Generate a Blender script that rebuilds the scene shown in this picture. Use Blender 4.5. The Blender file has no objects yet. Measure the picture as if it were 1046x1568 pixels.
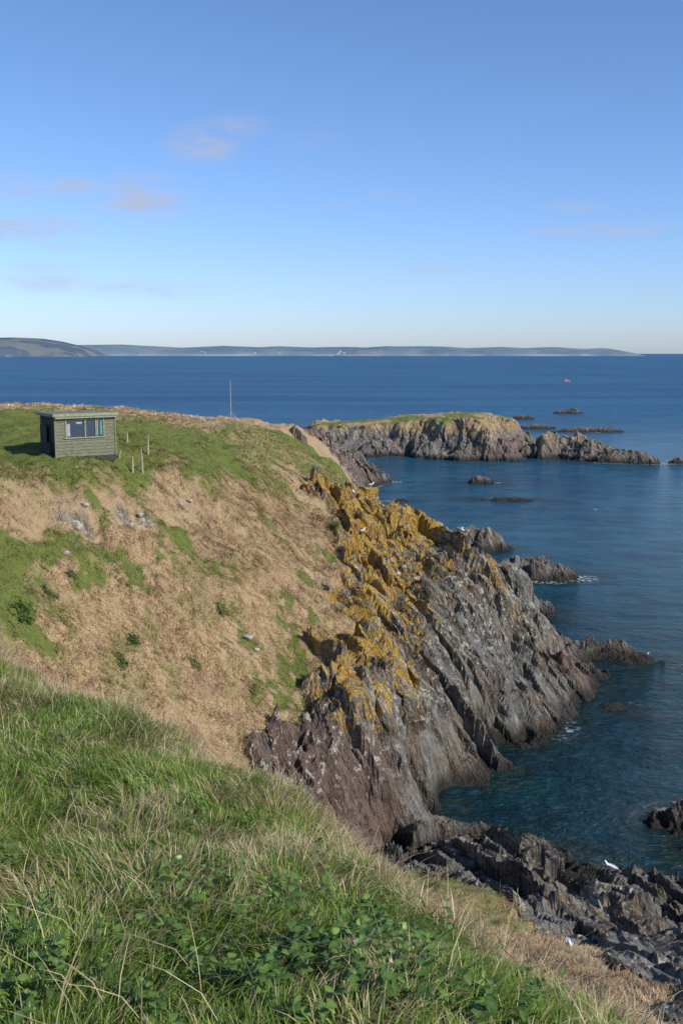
import bpy, math, numpy as np
from mathutils import Vector
rng=np.random.default_rng(7)
CAMZ=22.0
# ------------------------------------------------------------------ survey helper (photo bearings + range -> metres)
def S(u,v,Y):
    k=1653-.155*v
    return ((u-523)/k*Y, Y, CAMZ-(.988*v-534.4)/k*Y)
# ------------------------------------------------------------------ numpy noise
TAB=[np.random.default_rng(100+i).random((256,256)) for i in range(12)]
def vn(x,y,s=0):
    T=TAB[s%12]; x=np.asarray(x,float)+s*17.3; y=np.asarray(y,float)+s*9.1
    xi=np.floor(x).astype(int); yi=np.floor(y).astype(int)
    fx=x-xi; fy=y-yi; fx=fx*fx*(3-2*fx); fy=fy*fy*(3-2*fy)
    a=T[xi&255,yi&255]; b=T[(xi+1)&255,yi&255]; c=T[xi&255,(yi+1)&255]; d=T[(xi+1)&255,(yi+1)&255]
    return (a*(1-fx)+b*fx)*(1-fy)+(c*(1-fx)+d*fx)*fy
def cell(x,y,s=0):
    return TAB[s%12][np.floor(x).astype(int)&255,np.floor(y).astype(int)&255]
def fbm(x,y,o=4,s=0):
    r=0;a=.5;t=0
    for i in range(o):
        r=r+a*vn(x*2**i,y*2**i,s+i);t+=a;a*=.5
    return r/t
def ss(a,b,x):
    t=np.clip((x-a)/(b-a),0,1);return t*t*(3-2*t)
def ridge(x,y,s=0): return 1-np.abs(2*vn(x,y,s)-1)
# ------------------------------------------------------------------ mesh helpers
def link(o):
    bpy.context.scene.collection.objects.link(o);return o
def mk(name,V,Q=None,T=None,mats=(),attr=None,smooth=False,fattr=None,matidx=None):
    me=bpy.data.meshes.new(name)
    V=np.asarray(V,np.float32); nq=0 if Q is None else len(Q); nt=0 if T is None else len(T)
    me.vertices.add(len(V)); me.vertices.foreach_set('co',V.ravel())
    me.loops.add(nq*4+nt*3); me.polygons.add(nq+nt)
    L=[];st=[];
    if nq: L.append(np.asarray(Q).ravel()); st.append(np.arange(nq)*4)
    if nt: L.append(np.asarray(T).ravel()); st.append(nq*4+np.arange(nt)*3)
    me.loops.foreach_set('vertex_index',np.concatenate(L).astype(np.int32))
    me.polygons.foreach_set('loop_start',np.concatenate(st).astype(np.int32))
    me.polygons.foreach_set('use_smooth',np.full(nq+nt,smooth) if np.isscalar(smooth) else smooth)
    if matidx is not None: me.polygons.foreach_set('material_index',np.asarray(matidx,np.int32))
    me.update(calc_edges=True)
    if attr is not None:
        for k,a in attr.items():
            at=me.attributes.new(k,'FLOAT_COLOR','POINT'); at.data.foreach_set('color',np.asarray(a,np.float32).ravel())
    for m in mats: me.materials.append(m)
    return link(bpy.data.objects.new(name,me))
def gridq(nx,ny):
    i=np.arange(nx-1);j=np.arange(ny-1);I,J=np.meshgrid(i,j,indexing='ij')
    a=(I*ny+J).ravel();return np.stack([a,a+ny,a+ny+1,a+1],1)
# ------------------------------------------------------------------ node helpers
def newmat(name):
    m=bpy.data.materials.new(name);m.use_nodes=True;nt=m.node_tree;nt.nodes.clear()
    return m,nt
class G:
    def __init__(s,nt): s.nt=nt
    def n(s,t,ins=None,**kw):
        x=s.nt.nodes.new(t)
        for k,v in kw.items(): setattr(x,k,v)
        if ins:
            for k,v in ins.items():
                if isinstance(v,bpy.types.NodeSocket): s.nt.links.new(v,x.inputs[k])
                else: x.inputs[k].default_value=v
        return x
    def mix(s,f,a,b,mode='MIX'):
        x=s.nt.nodes.new('ShaderNodeMix');x.data_type='RGBA';x.blend_type=mode
        for i,v in ((0,f),(6,a),(7,b)):
            if isinstance(v,bpy.types.NodeSocket): s.nt.links.new(v,x.inputs[i])
            else: x.inputs[i].default_value=(v if i==0 else (tuple(v)+(1,))[:4])
        return x.outputs[2]
    def math(s,op,a,b=0.0,c=0.0,clamp=False):
        x=s.nt.nodes.new('ShaderNodeMath');x.operation=op;x.use_clamp=clamp
        for i,v in enumerate((a,b,c)):
            if isinstance(v,bpy.types.NodeSocket): s.nt.links.new(v,x.inputs[i])
            else: x.inputs[i].default_value=v
        return x.outputs[0]
    def mr(s,x,a,b,c=0.0,d=1.0):
        return s.n('ShaderNodeMapRange',{0:x,1:a,2:b,3:c,4:d},interpolation_type='SMOOTHSTEP').outputs[0]
    def noise(s,vec,sc,det=4,rough=.55):
        return s.n('ShaderNodeTexNoise',{'Vector':vec,'Scale':sc,'Detail':det,'Roughness':rough}).outputs[0]
    def ramp(s,f,stops):
        x=s.n('ShaderNodeValToRGB',{0:f});e=x.color_ramp.elements
        while len(e)<len(stops): e.new(.5)
        for el,(p,c) in zip(e,stops): el.position=p;el.color=tuple(c)+(1,)
        return x.outputs[0]
    def out(s,sh): s.n('ShaderNodeOutputMaterial',{0:sh})
# ------------------------------------------------------------------ materials
def mat_terrain():
    m,nt=newmat('terrain_rock_and_turf');g=G(nt)
    at=g.n('ShaderNodeAttribute',attribute_name='mask')
    sep=g.n('ShaderNodeSeparateColor',{0:at.outputs['Color']});rock,lich,green=sep.outputs[0],sep.outputs[1],sep.outputs[2];purp=at.outputs['Alpha']
    pos=g.n('ShaderNodeNewGeometry').outputs['Position']
    z=g.n('ShaderNodeSeparateXYZ',{0:pos}).outputs[2]
    rot=g.n('ShaderNodeMapping',{'Vector':pos,'Rotation':(0.0,math.radians(12),math.radians(-21.7))}).outputs[0]
    st=g.n('ShaderNodeMapping',{'Vector':rot,'Scale':(2.0,.16,.42)}).outputs[0]
    st2=g.n('ShaderNodeMapping',{'Vector':rot,'Scale':(7,.9,2.0)}).outputs[0]
    n1=g.noise(st,1.0,7,.66);n2=g.noise(st2,1.0,5,.65);n3=g.noise(pos,.55,6,.6);n4=g.noise(pos,9,4,.6);n5=g.noise(st,.45,5,.6)
    rc=g.ramp(n1,[(.34,(.020,.019,.018)),(.43,(.075,.068,.060)),(.49,(.24,.215,.175)),(.54,(.10,.092,.08)),(.59,(.23,.21,.18)),(.66,(.50,.465,.39))])
    rc=g.mix(g.mr(n2,.47,.59,0,.68),rc,(.036,.034,.031))
    rc=g.mix(g.mr(n4,.52,.68,0,.5),rc,(.36,.335,.275))
    rc=g.mix(g.mr(n3,.49,.61,0,.42),rc,g.mix(n2,(.085,.05,.035),(.30,.19,.12)))
    rc=g.mix(g.mr(n5,.50,.58,0,.6),rc,g.mix(n1,(.05,.052,.050),(.40,.40,.37)))
    rc=g.mix(g.math('MULTIPLY',purp,.62),rc,g.mix(n1,(.04,.022,.02),(.27,.165,.13)))
    # pale crustose lichen
    rc=g.mix(g.math('MULTIPLY',g.mr(g.noise(pos,2.3,6,.7),.54,.62),g.mr(z,2.0,4.5)),rc,(.48,.465,.38))
    lz=g.math('ADD',g.math('MULTIPLY',g.noise(pos,2.4,8,.8),.6),g.math('MULTIPLY',g.noise(st2,.55,5,.7),.4))
    lm=g.math('MULTIPLY',g.mr(g.math('ADD',lz,g.math('MULTIPLY',lich,.112)),.553,.605),g.mr(lich,.04,.3))
    rc=g.mix(g.math('MULTIPLY',lm,.86),rc,g.mix(g.mr(n4,.35,.65),(.31,.165,.022),(.62,.40,.065)))
    rc=g.mix(g.mr(g.math('ADD',z,g.math('MULTIPLY',n3,.9)),.6,1.7,.88,0),rc,(.018,.016,.012))
    # turf
    t1=g.noise(pos,.35,5,.6);t2=g.noise(pos,2.5,5,.65);t3=g.noise(pos,14,3,.6)
    tan=g.mix(t2,(.29,.20,.11),(.52,.385,.225));tan=g.mix(g.mr(t3,.4,.65,0,.5),tan,(.22,.15,.085))
    tan=g.mix(g.mr(t1,.5,.62,0,.35),tan,(.24,.155,.10))
    gr=g.mix(t2,(.065,.10,.018),(.17,.20,.045));gr=g.mix(g.mr(t3,.45,.7,0,.5),gr,(.24,.21,.08))
    tc=g.mix(g.mr(g.math('ADD',green,g.math('MULTIPLY',g.math('SUBTRACT',t2,.5),1.2)),.2,.85),tan,gr)
    col=g.mix(rock,tc,rc)
    hb=g.math('ADD',g.math('MULTIPLY',n2,1.1),g.math('ADD',g.math('MULTIPLY',n1,1.9),g.math('MULTIPLY',n4,.5)))
    ht=g.math('ADD',g.math('MULTIPLY',t3,.35),g.math('MULTIPLY',t2,.7))
    mh=g.n('ShaderNodeMix',{0:rock,2:ht,3:hb}).outputs[0]
    b=g.n('ShaderNodeBump',{'Strength':1.0,'Distance':.27,'Height':mh}).outputs[0]
    rough=g.mr(z,.4,1.4,.45,.92)
    p=g.n('ShaderNodeBsdfPrincipled',{'Base Color':col,'Roughness':rough,'Normal':b,'Specular IOR Level':.22})
    g.out(p.outputs[0]);return m
def mat_blades(name,tr=.3):
    m,nt=newmat(name);g=G(nt)
    c=g.n('ShaderNodeAttribute',attribute_name='col').outputs['Color']
    d=g.n('ShaderNodeBsdfDiffuse',{0:c});t=g.n('ShaderNodeBsdfTranslucent',{0:c});gl=g.n('ShaderNodeBsdfGlossy',{0:(1,1,1,1),'Roughness':.45})
    x=g.n('ShaderNodeMixShader',{0:tr,1:d.outputs[0],2:t.outputs[0]})
    x=g.n('ShaderNodeMixShader',{0:.03,1:x.outputs[0],2:gl.outputs[0]})
    g.out(x.outputs[0]);return m
def mat_plain(name,c1,c2,sc=8,rough=.8,stretch=(1,1,1),bump=.02,metal=0):
    m,nt=newmat(name);g=G(nt)
    tc=g.n('ShaderNodeTexCoord').outputs['Object'];mp=g.n('ShaderNodeMapping',{'Vector':tc,'Scale':stretch}).outputs[0]
    n=g.noise(mp,sc,5,.6);c=g.mix(g.mr(n,.35,.65),c1,c2)
    b=g.n('ShaderNodeBump',{'Strength':.6,'Distance':bump,'Height':n}).outputs[0]
    p=g.n('ShaderNodeBsdfPrincipled',{'Base Color':c,'Roughness':rough,'Normal':b,'Metallic':metal});g.out(p.outputs[0]);return m
def mat_water():
    m,nt=newmat('sea_water');g=G(nt)
    at=g.n('ShaderNodeAttribute',attribute_name='sea')
    sep=g.n('ShaderNodeSeparateColor',{0:at.outputs['Color']});shore,depth,far=sep.outputs[0],sep.outputs[1],sep.outputs[2]
    pos=g.n('ShaderNodeNewGeometry').outputs['Position']
    a=g.n('ShaderNodeMapping',{'Vector':pos,'Rotation':(0,0,.25),'Scale':(.55,1.0,1)}).outputs[0]
    w1=g.noise(a,1.7,5,.7);w2=g.noise(a,.34,5,.62);w3=g.noise(g.n('ShaderNodeMapping',{'Vector':pos,'Scale':(.0035,.017,1)}).outputs[0],1,6,.62)
    w4=g.noise(pos,.045,4,.6)
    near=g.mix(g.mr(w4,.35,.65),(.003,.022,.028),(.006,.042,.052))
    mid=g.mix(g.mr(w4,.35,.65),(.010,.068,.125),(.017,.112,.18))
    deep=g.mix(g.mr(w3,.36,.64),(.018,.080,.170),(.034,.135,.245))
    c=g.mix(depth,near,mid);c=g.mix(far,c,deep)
    c=g.mix(g.mr(shore,.2,.95,0,.7),c,(.018,.028,.018))
    c=g.mix(g.mr(w2,.40,.62,0,.45),c,(.002,.015,.028))
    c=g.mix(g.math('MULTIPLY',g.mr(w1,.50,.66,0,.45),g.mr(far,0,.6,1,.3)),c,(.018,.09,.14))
    fo=g.math('MULTIPLY',g.mr(g.noise(pos,.09,2,.5),.52,.61),g.mr(shore,.64,.92))
    fo=g.math('MULTIPLY',fo,g.mr(g.noise(pos,2.2,6,.75),.50,.60,0,.9))
    caps=g.math('MULTIPLY',g.mr(g.noise(g.n('ShaderNodeMapping',{'Vector':pos,'Scale':(.12,.3,1)}).outputs[0],1,6,.7),.67,.72),.7)
    fo=g.math('MAXIMUM',fo,caps)
    c=g.mix(fo,c,(.7,.74,.76))
    h=g.math('ADD',g.math('MULTIPLY',w1,.34),w2)
    b=g.n('ShaderNodeBump',{'Strength':1.0,'Distance':1.0,'Height':h}).outputs[0]
    r=g.math('ADD',g.mr(far,0,1,.16,.42),g.math('MULTIPLY',fo,.4))
    p=g.n('ShaderNodeBsdfPrincipled',{'Base Color':c,'Roughness':r,'IOR':1.33,'Normal':b,'Specular IOR Level':.27});g.out(p.outputs[0]);return m
def mat_hills():
    m,nt=newmat('distant_hills_hazy');g=G(nt)
    pos=g.n('ShaderNodeNewGeometry').outputs['Position']
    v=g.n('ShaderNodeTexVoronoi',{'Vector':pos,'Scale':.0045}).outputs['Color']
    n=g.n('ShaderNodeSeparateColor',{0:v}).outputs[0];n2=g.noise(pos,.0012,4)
    c=g.mix(n,(.11,.19,.26),(.195,.24,.28));c=g.mix(g.mr(n2,.46,.56,0,.6),c,(.10,.165,.235))  # aerial haze is put into these bluish base colours
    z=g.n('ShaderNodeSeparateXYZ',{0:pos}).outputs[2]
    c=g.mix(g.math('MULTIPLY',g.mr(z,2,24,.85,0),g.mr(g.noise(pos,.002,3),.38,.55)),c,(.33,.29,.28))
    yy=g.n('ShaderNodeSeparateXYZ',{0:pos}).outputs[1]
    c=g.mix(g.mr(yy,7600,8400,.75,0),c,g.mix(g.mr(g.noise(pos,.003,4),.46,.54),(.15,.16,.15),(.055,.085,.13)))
    d=g.n('ShaderNodeBsdfDiffuse',{0:c});g.out(d.outputs[0]);return m
MT=mat_terrain();MW=mat_water();MB=mat_blades('grass_blades');ML=mat_blades('leaves',.22)
# ------------------------------------------------------------------ terrain control points (u,v,range,class)
C=[]
def c(s,cls):
    for a in s.split(';'):
        u,v,Y=[float(q) for q in a.split(',')];x,y,z=S(u,v,Y);C.append((x,y,z,cls))
def w(s,cls):
    for a in s.split(';'):
        x,y,z=[float(q) for q in a.split(',')];C.append((x,y,z,cls))
# meadow
c('120,692,53;0,700,52;0,660,60;0,640,66;165,650,64;200,705,54;300,700,60;250,670,66;350,680,72;60,690,53;-120,690,52;-120,650,62','g')
c('400,695,70;430,690,82','h')
c('0,630,76;40,624,77;90,625,80;165,629,82;250,643,90;350,651,100','t')
c('420,664,104;440,668,106','g')
c('450,705,82;500,715,86;560,752,77','h')
c('480,690,98;520,712,88;610,782,73','g')
# slope
c('0,735,47;150,738,50;300,728,56;400,720,66','h')
c('0,770,45.2;150,765,48.5;300,760,55;450,740,76;500,745,76','t')
c('0,800,43.8;0,900,40','h')
c('0,1000,37;0,1100,35;-150,800,41;-150,950,36;150,800,47.5;150,900,44;150,1000,40;150,1100,37.5;300,800,53;300,900,47;300,1000,43.5;300,1100,40;400,780,59;400,850,53.5;400,950,48;400,1050,43.5;400,1108,41.5;480,800,65;480,870,58;440,1000,48;480,950,52;480,1030,47;470,1095,43.5','t')
# rock
c('540,790,68;570,768,75;560,830,64;575,900,58','y')
c('650,812,69;610,800,71;600,830,66;600,900,60.5','y')
c('515,1040,46.7;540,1060,46;560,1000,50.5;545,930,55;570,1060,46.3;520,1000,49.5','y')
c('600,960,56;620,930,58;600,1030,50;700,838,66;560,1110,43.6;760,862,66;680,850,65;640,870,63.5','w')
c('800,895,67;830,940,70;740,900,63.5;690,900,61.7;760,960,62;680,970,58;720,1000,57.5;650,1040,51;650,1100,48;700,1040,54.5;700,1100,51.5;700,1170,50.2;640,1150,46.5;600,1100,45;780,1020,59.5','r')
c('860,982,74.5;640,1240,45.5;740,1190,49.6;750,1120,52.8;800,1080,56.5;800,1150,53.7;850,1040,62;870,1100,59;840,980,69','r')
c('490,1112,42.6;560,1200,41.9;520,1160,42;600,1290,42.4;430,1140,41;450,1200,39.5;520,1240,40.5','p')
c('890,1030,66;820,940,71;915,1057,64.6','p')
w('-2.5,36,3.5;-1,37,2;1,39.5,.6;2.4,41,.4','p')
# sea bed
w('8,46,-2;6,46.5,-1;5,48,-.7;12,48,-3;14,44,-3;11,45,-2.5;16,52,-3;20,58,-4;25,50,-5;25,70,-5;24,85,-5;22,40,-4;16,76,-2;15,80,-3;12,84,-3;9,89,-3;6,97,-3;4,108,-3;4,120,-3;4,140,-3;5,160,-3;6,180,-3;3,190,-3;20,110,-6;20,150,-6;20,198,-6','r')
# far finger
c('400,652,138;455,652,148;430,657,125','t')
c('500,668,158;525,690,167;548,713,177;480,682,130','p')
w('1,130,4;-5,185,-2;-12,172,2;-14,160,7;1.5,165,2;-20,185,-3;-30,165,-3;-45,165,-3;-45,198,-5;-20,198,-5','p')
w('-30,110,15.5;-45,80,18;-45,50,17;-45,30,13;-45,120,14;-30,140,10;-14,120,13.2','t')
# gully between
w('-12,27,8.6;-8,30,7.6;-5,33,6.6;-14,20,11.5;-9,20,11;-7,26,8.6;-20,25,10;-30,20,13','t')
# foreground bank
c('0,1568,2.6;300,1568,2.6;600,1568,2.7;850,1580,3;0,1300,5;300,1300,4.8;550,1370,4.6;0,1110,8;250,1165,7.2;-200,1110,8','g')
w('0,0,20.4;-5,0,20.6;-5,-6,20.9;3,0,19.8;0,-10,20.8;-15,-5,21;-30,-8,21.5;-45,0,20;-45,-10,21;-10,5,19.9;-20,8,19.5;-30,10,18.5;-45,12,17','g')
c('0,1010,11;100,1075,9.5;200,1110,8.7;300,1145,8.1;470,1245,6.9;620,1385,5.5;760,1500,4.7;900,1585,4.1;1046,1670,3.6','d')
w('-5,14,16.0;-3,12,16.0;-7,16,15.2;-12,14,17;-1,9.5,15.8;.8,8.5,14.4;2,7,14.2;3,5.5,14.2;4,4,14.6;6,1,14.4;7,-5,16;0,14,11.8;2,11,11','t')
w('12,0,9;16,0,4;20,0,.5;24,0,-2;12,-10,10;20,-10,1;24,-10,-2','r')
c('820,1560,17;900,1560,19','t')
c('1046,1540,21;1000,1500,24.5','r')
c('760,1425,28;700,1365,31.5','h')
c('882,1460,25.5;940,1520,22','t')
c('1000,1465,27.5;830,1425,29.5','r')
w('0,20,9.2;-3,25,8;0,28,6.0;3,18,9.0;9,13,8.8;10,8,10','t')
w('12,18,7','r')
c('640,1325,36;680,1292,39;760,1305,37.6;850,1335,36;950,1375,34;1046,1400,32.8;1000,1430,30;880,1405,31;780,1370,33','r')
c('640,1285,42;700,1268,44.2;780,1280,43.4;850,1305,41.8;950,1347,39.5;1046,1368,38.5','r')
w('14,33,2;18,30,1.5;22,26,0;24,20,-1;20,34,-1;24,30,-3;15,26,5;18,20,3.5;20,10,1','r')
A=np.array([q[:3] for q in C]);cl=[q[3] for q in C]
_,ui=np.unique(np.round(A[:,:2],2),axis=0,return_index=True);A=A[ui];cl=[cl[i] for i in ui]
n=len(A);D=np.sqrt(((A[:,None,:2]-A[None,:,:2])**2).sum(2)+.35**2)
P=np.c_[np.ones(n),A[:,:2]]
M=np.block([[D,P],[P.T,np.zeros((3,3))]])
W=np.linalg.solve(M,np.r_[A[:,2],0,0,0])
tab={'g':(0,0,1,0),'h':(0,0,.55,0),'t':(0,0,.0,0),'d':(0,0,.35,0),'r':(1,.12,0,0),'y':(1,1,0,0),'w':(1,.6,0,0),'p':(1,0,0,1)}
CA=np.array([tab[q] for q in cl],float)
def heights(X,Y):
    sh=X.shape;x=X.ravel();y=Y.ravel();Z=np.empty(len(x));K=np.empty((len(x),4))
    wx=x+(fbm(x/3,y/3,5,1)-.5)*3.6;wy=y+(fbm(x/3,y/3,5,5)-.5)*3.6
    sc=np.clip(y/30,.25,1); wx=x+(wx-x)*sc; wy=y+(wy-y)*sc
    for i in range(0,len(x),40000):
        s=slice(i,i+40000)
        d=np.sqrt((x[s,None]-A[None,:,0])**2+(y[s,None]-A[None,:,1])**2+.35**2)
        Z[s]=d@W[:n]+W[n]+W[n+1]*x[s]+W[n+2]*y[s]
        d2=(wx[s,None]-A[None,:,0])**2+(wy[s,None]-A[None,:,1])**2+.05
        iw=d2**-2.2;K[s]=(iw@CA)/iw.sum(1)[:,None]
    return Z.reshape(sh),K.reshape(sh+(4,))
def strata(X,Y,Z,seed=0,rot=.38,k=1.0):
    ca,sa=math.cos(rot),math.sin(rot)
    wv=(fbm(X/7,Y/7,3,seed+2)-.5)*3*k+(vn(X/1.7,Y/1.7,seed+1)-.5)*.35*k
    q=ca*X+sa*Y+.25*Z+wv;p=-sa*X+ca*Y
    q=q/k;p=p/k
    r=1.15*(ridge(q/2.8,p/9,seed)-.55)
    def beds(wd,ln,sd):
        b=q/wd+.5*vn(q/wd/3,p/ln,sd);i=np.floor(b);f=b-i
        pc=p/ln+TAB[sd%12][i.astype(int)&255,7]*9;j=np.floor(pc);h0=TAB[(sd+3)%12][i.astype(int)&255,j.astype(int)&255]
        fj=pc-j
        return h0-.5+.55*(f-.5)*np.where(TAB[(sd+5)%12][i.astype(int)&255,3]>.35,1,-1)-.35*ss(.8,1,fj)
    r+=1.1*beds(1.45,3.4,seed+1)+.5*beds(.55,1.8,seed+4)+.22*beds(.24,.9,seed+6)
    r+=1.3*(fbm(X/4,Y/4,3,seed+6)-.5)+.3*(fbm(q*1.5,p*1.2,4,seed+2)-.5)
    return r*k,q,p
xs=np.concatenate([np.arange(-45,-16,.22),np.arange(-16,18,.1),np.arange(18,24.1,.25)])
def steps(a,b,s0,s1):
    o=[a]
    while o[-1]<b: o.append(o[-1]+s0+(s1-s0)*(o[-1]-a)/(b-a))
    return np.array(o)[:-1]
ys=np.concatenate([np.arange(-12,2,.4),np.arange(2,12,.14),np.arange(12,32,.16),np.arange(32,72,.1),steps(72,198,.11,.5),[198.]])
X,Y=np.meshgrid(xs,ys,indexing='ij')
Z,K=heights(X,Y)
rock=ss(.35,.62,K[...,0]+(fbm(X/1.1,Y/1.1,4,3)-.5)*.6)
def bump(u,v,Yr,r,amp=1):
    x0,y0,_=S(u,v,Yr);return amp*np.exp(-((X-x0)**2+(Y-y0)**2)/r**2)
scar=np.maximum.reduce([bump(95,780,47.0,.6),bump(125,787,47.2,.7),bump(190,772,49.0,.55),bump(222,776,49.8,.6),bump(280,748,54,.4,.7),bump(490,1080,44.5,.7,.7)])
soil=np.maximum.reduce([bump(u_,v_,y_,1.9) for u_,v_,y_ in ((40,775,45.5),(110,775,47.4),(190,772,49.2),(260,765,52),(300,775,54),(460,745,75),(480,775,68))])
scm=ss(.35,.7,scar+(fbm(X/.6,Y/.6,3,4)-.5)*.8)*.75
r,q,p=strata(X,Y,Z)
amp=np.clip((Z+1.5)/3.5,.25,1)*np.where(Y<31,.45,1)
Z0=Z.copy()
Z=Z+rock*r*amp*1.02
Z-=scm*.5; Z+=scm*.4*cell(X/.3,Y/.25,2)
soilm=ss(.3,.9,soil+(fbm(X/1.2,Y/.8,4,6)-.5)*1.1)*.9
Z-=soilm*.28
for (u,v,Yr,rr,dp) in [(632,1120,47.2,.9,3.0),(628,1170,46.0,.8,2.6),(640,1060,49.5,.6,1.1),(752,1090,54.2,1.1,2.7),(765,1140,52.9,.9,1.8),(735,1060,55.0,.9,1.5),(690,930,61,.6,1.2),(840,1010,65,.9,1.8),(540,1160,43.2,.4,.9),(585,1180,43.8,.4,1.1),(460,1130,41.8,.5,.9),(600,940,58,.5,1.4),(660,1010,53.5,.5,1.2),(800,1100,55.5,.5,1.3),(700,1120,51.2,.5,1.2),(640,900,61,.4,1.0),(780,960,63,.6,1.2)]:
    Z-=bump(u,v,Yr,rr,dp)
soft=(1-rock)*np.clip((Y-14)/8,0,1)
Z+=soft*((fbm(X/2.2,Y/2.2,4,7)-.5)*1.0+(fbm(X/.5,Y/.5,3,8)-.5)*.38)
Z+=(1-rock)*np.clip((14-Y)/4,0,1)*(fbm(X/.9,Y/.9,4,9)-.5)*.22
grn=K[...,2]
pat=ss(.48,.68,fbm(X/1.1+40,Y/2.0+9,5,2))*ss(30,34,Y)*ss(100,70,Y)
xl=ss(-5,-12,X)*ss(38,42,Y)
grn=np.clip(grn+pat*(.38+.30*xl),0,1)
for (u,v,Yr) in [(440,905,51.5),(460,870,55),(470,930,52),(430,940,50),(470,990,49),(440,1030,46),(470,1040,46.2),(420,1070,44),(500,850,60),(520,820,65),(475,1085,44.2),(560,875,60),(60,930,39),(200,880,46),(120,850,45),(60,820,44),(210,910,45.5),(30,830,43),(410,1080,43),(450,1000,47.5),(380,1000,46),(590,870,63),(330,690,62),(370,745,62),(420,730,70),(350,850,50),(270,830,50),(250,870,48),(140,880,44),(90,960,40),(20,870,41.5),(400,800,58),(460,700,80),(500,730,80)]:
    grn=np.clip(grn+bump(u,v,Yr,.75,1.3)*ss(.36,.6,fbm(X/.4,Y/.8,4,6)),0,1)
grn=grn*(1-.8*soilm)
rock=np.maximum(rock,scm)
mask=np.stack([rock,K[...,1],grn,K[...,3]],-1)
dx=rock*(fbm(q/.6,Z/1.2,3,10)-.5)*.8*np.clip(amp,0,1)*(Y>26);dy=rock*(fbm(q/.7,Z/1.1+30,3,11)-.5)*.8*np.clip(amp,0,1)*(Y>26)
V=np.stack([X+dx,Y+dy,Z],-1).reshape(-1,3)
Q=gridq(len(xs),len(ys))
sm=(rock.ravel()[Q].mean(1)<.4)
terrain=mk('headland_terrain',V,Q,mats=[MT],attr={'mask':mask.reshape(-1,4)},smooth=sm)
def samp(F,x,y):
    x=np.asarray(x,float);y=np.asarray(y,float)
    i=np.clip(np.searchsorted(xs,x)-1,0,len(xs)-2);j=np.clip(np.searchsorted(ys,y)-1,0,len(ys)-2)
    fx=np.clip((x-xs[i])/(xs[i+1]-xs[i]),0,1);fy=np.clip((y-ys[j])/(ys[j+1]-ys[j]),0,1)
    if F.ndim==3: fx=fx[...,None];fy=fy[...,None]
    return (F[i,j]*(1-fx)+F[i+1,j]*fx)*(1-fy)+(F[i,j+1]*(1-fx)+F[i+1,j+1]*fx)*fy
# ------------------------------------------------------------------ islet
def sdpoly(x,y,poly):
    d=np.full(x.shape,1e9);ins=np.zeros(x.shape,bool);m=len(poly)
    for i in range(m):
        ax,ay=poly[i];bx,by=poly[(i+1)%m];ex,ey=bx-ax,by-ay
        t=np.clip(((x-ax)*ex+(y-ay)*ey)/(ex*ex+ey*ey),0,1)
        d=np.minimum(d,np.hypot(x-ax-t*ex,y-ay-t*ey))
        cnd=((ay>y)!=(by>y))&(x<(bx-ax)*(y-ay)/(by-ay+1e-12)+ax);ins^=cnd
    return np.where(ins,d,-d)
IP=[(-14,234),(-11,223),(-1,221),(6,217),(11,219),(24,210),(34,208),(38,216),(41,222),(49,238),(41,250),(20,256),(0,252),(-12,246)]
ix=np.arange(-21,56,.28);iy=np.arange(200,262,.28);IX,IY=np.meshgrid(ix,iy,indexing='ij')
def isleth(IX,IY):
    sd=sdpoly(IX+(fbm(IX/5,IY/5,3,1)-.5)*7,IY+(fbm(IX/4,IY/4,3,2)-.5)*7,IP)
    top=5.9+2.0*ss(-4,28,IX)-.6*ss(35,39,IX)-4.5*ss(38,47,IX)+1.0*(fbm(IX/5,IY/5,3,3)-.5)
    prof=np.clip(.08+.34*ss(-.5,4,sd)+.58*ss(3.5,9,sd),0,1)
    z=np.where(sd>-.5,top*prof,-.3+sd*.4)
    return z,sd
IZ,isd=isleth(IX,IY)
r,q,p=strata(IX,IY,IZ,2,-.75,1.5)
irk=1-ss(6.5,9,isd+(fbm(IX/2,IY/2,3,4)-.5)*4)*ss(42,38,IX)
IZ=IZ+irk*r*.7*ss(-2,1,isd)+(1-irk)*(fbm(IX/1,IY/1,3,3)-.5)*.5
im=np.stack([irk,.0*irk+.5*ss(4,5.5,IZ),.8*(1-irk)*ss(.32,.5,fbm(IX/6,IY/6,3,5)),.5*ss(24,30,IX)+.35*ss(.42,.6,fbm(IX/8,IY/8,3,8))],-1);im=np.clip(im,0,1)
V=np.stack([IX+irk*(fbm(q,IZ/2,3,6)-.5)*1.5,IY+irk*(fbm(q,IZ/2,3,7)-.5)*1.5,IZ],-1).reshape(-1,3)
mk('rocky_islet',V,gridq(len(ix),len(iy)),mats=[MT],attr={'mask':im.reshape(-1,4)})
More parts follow.
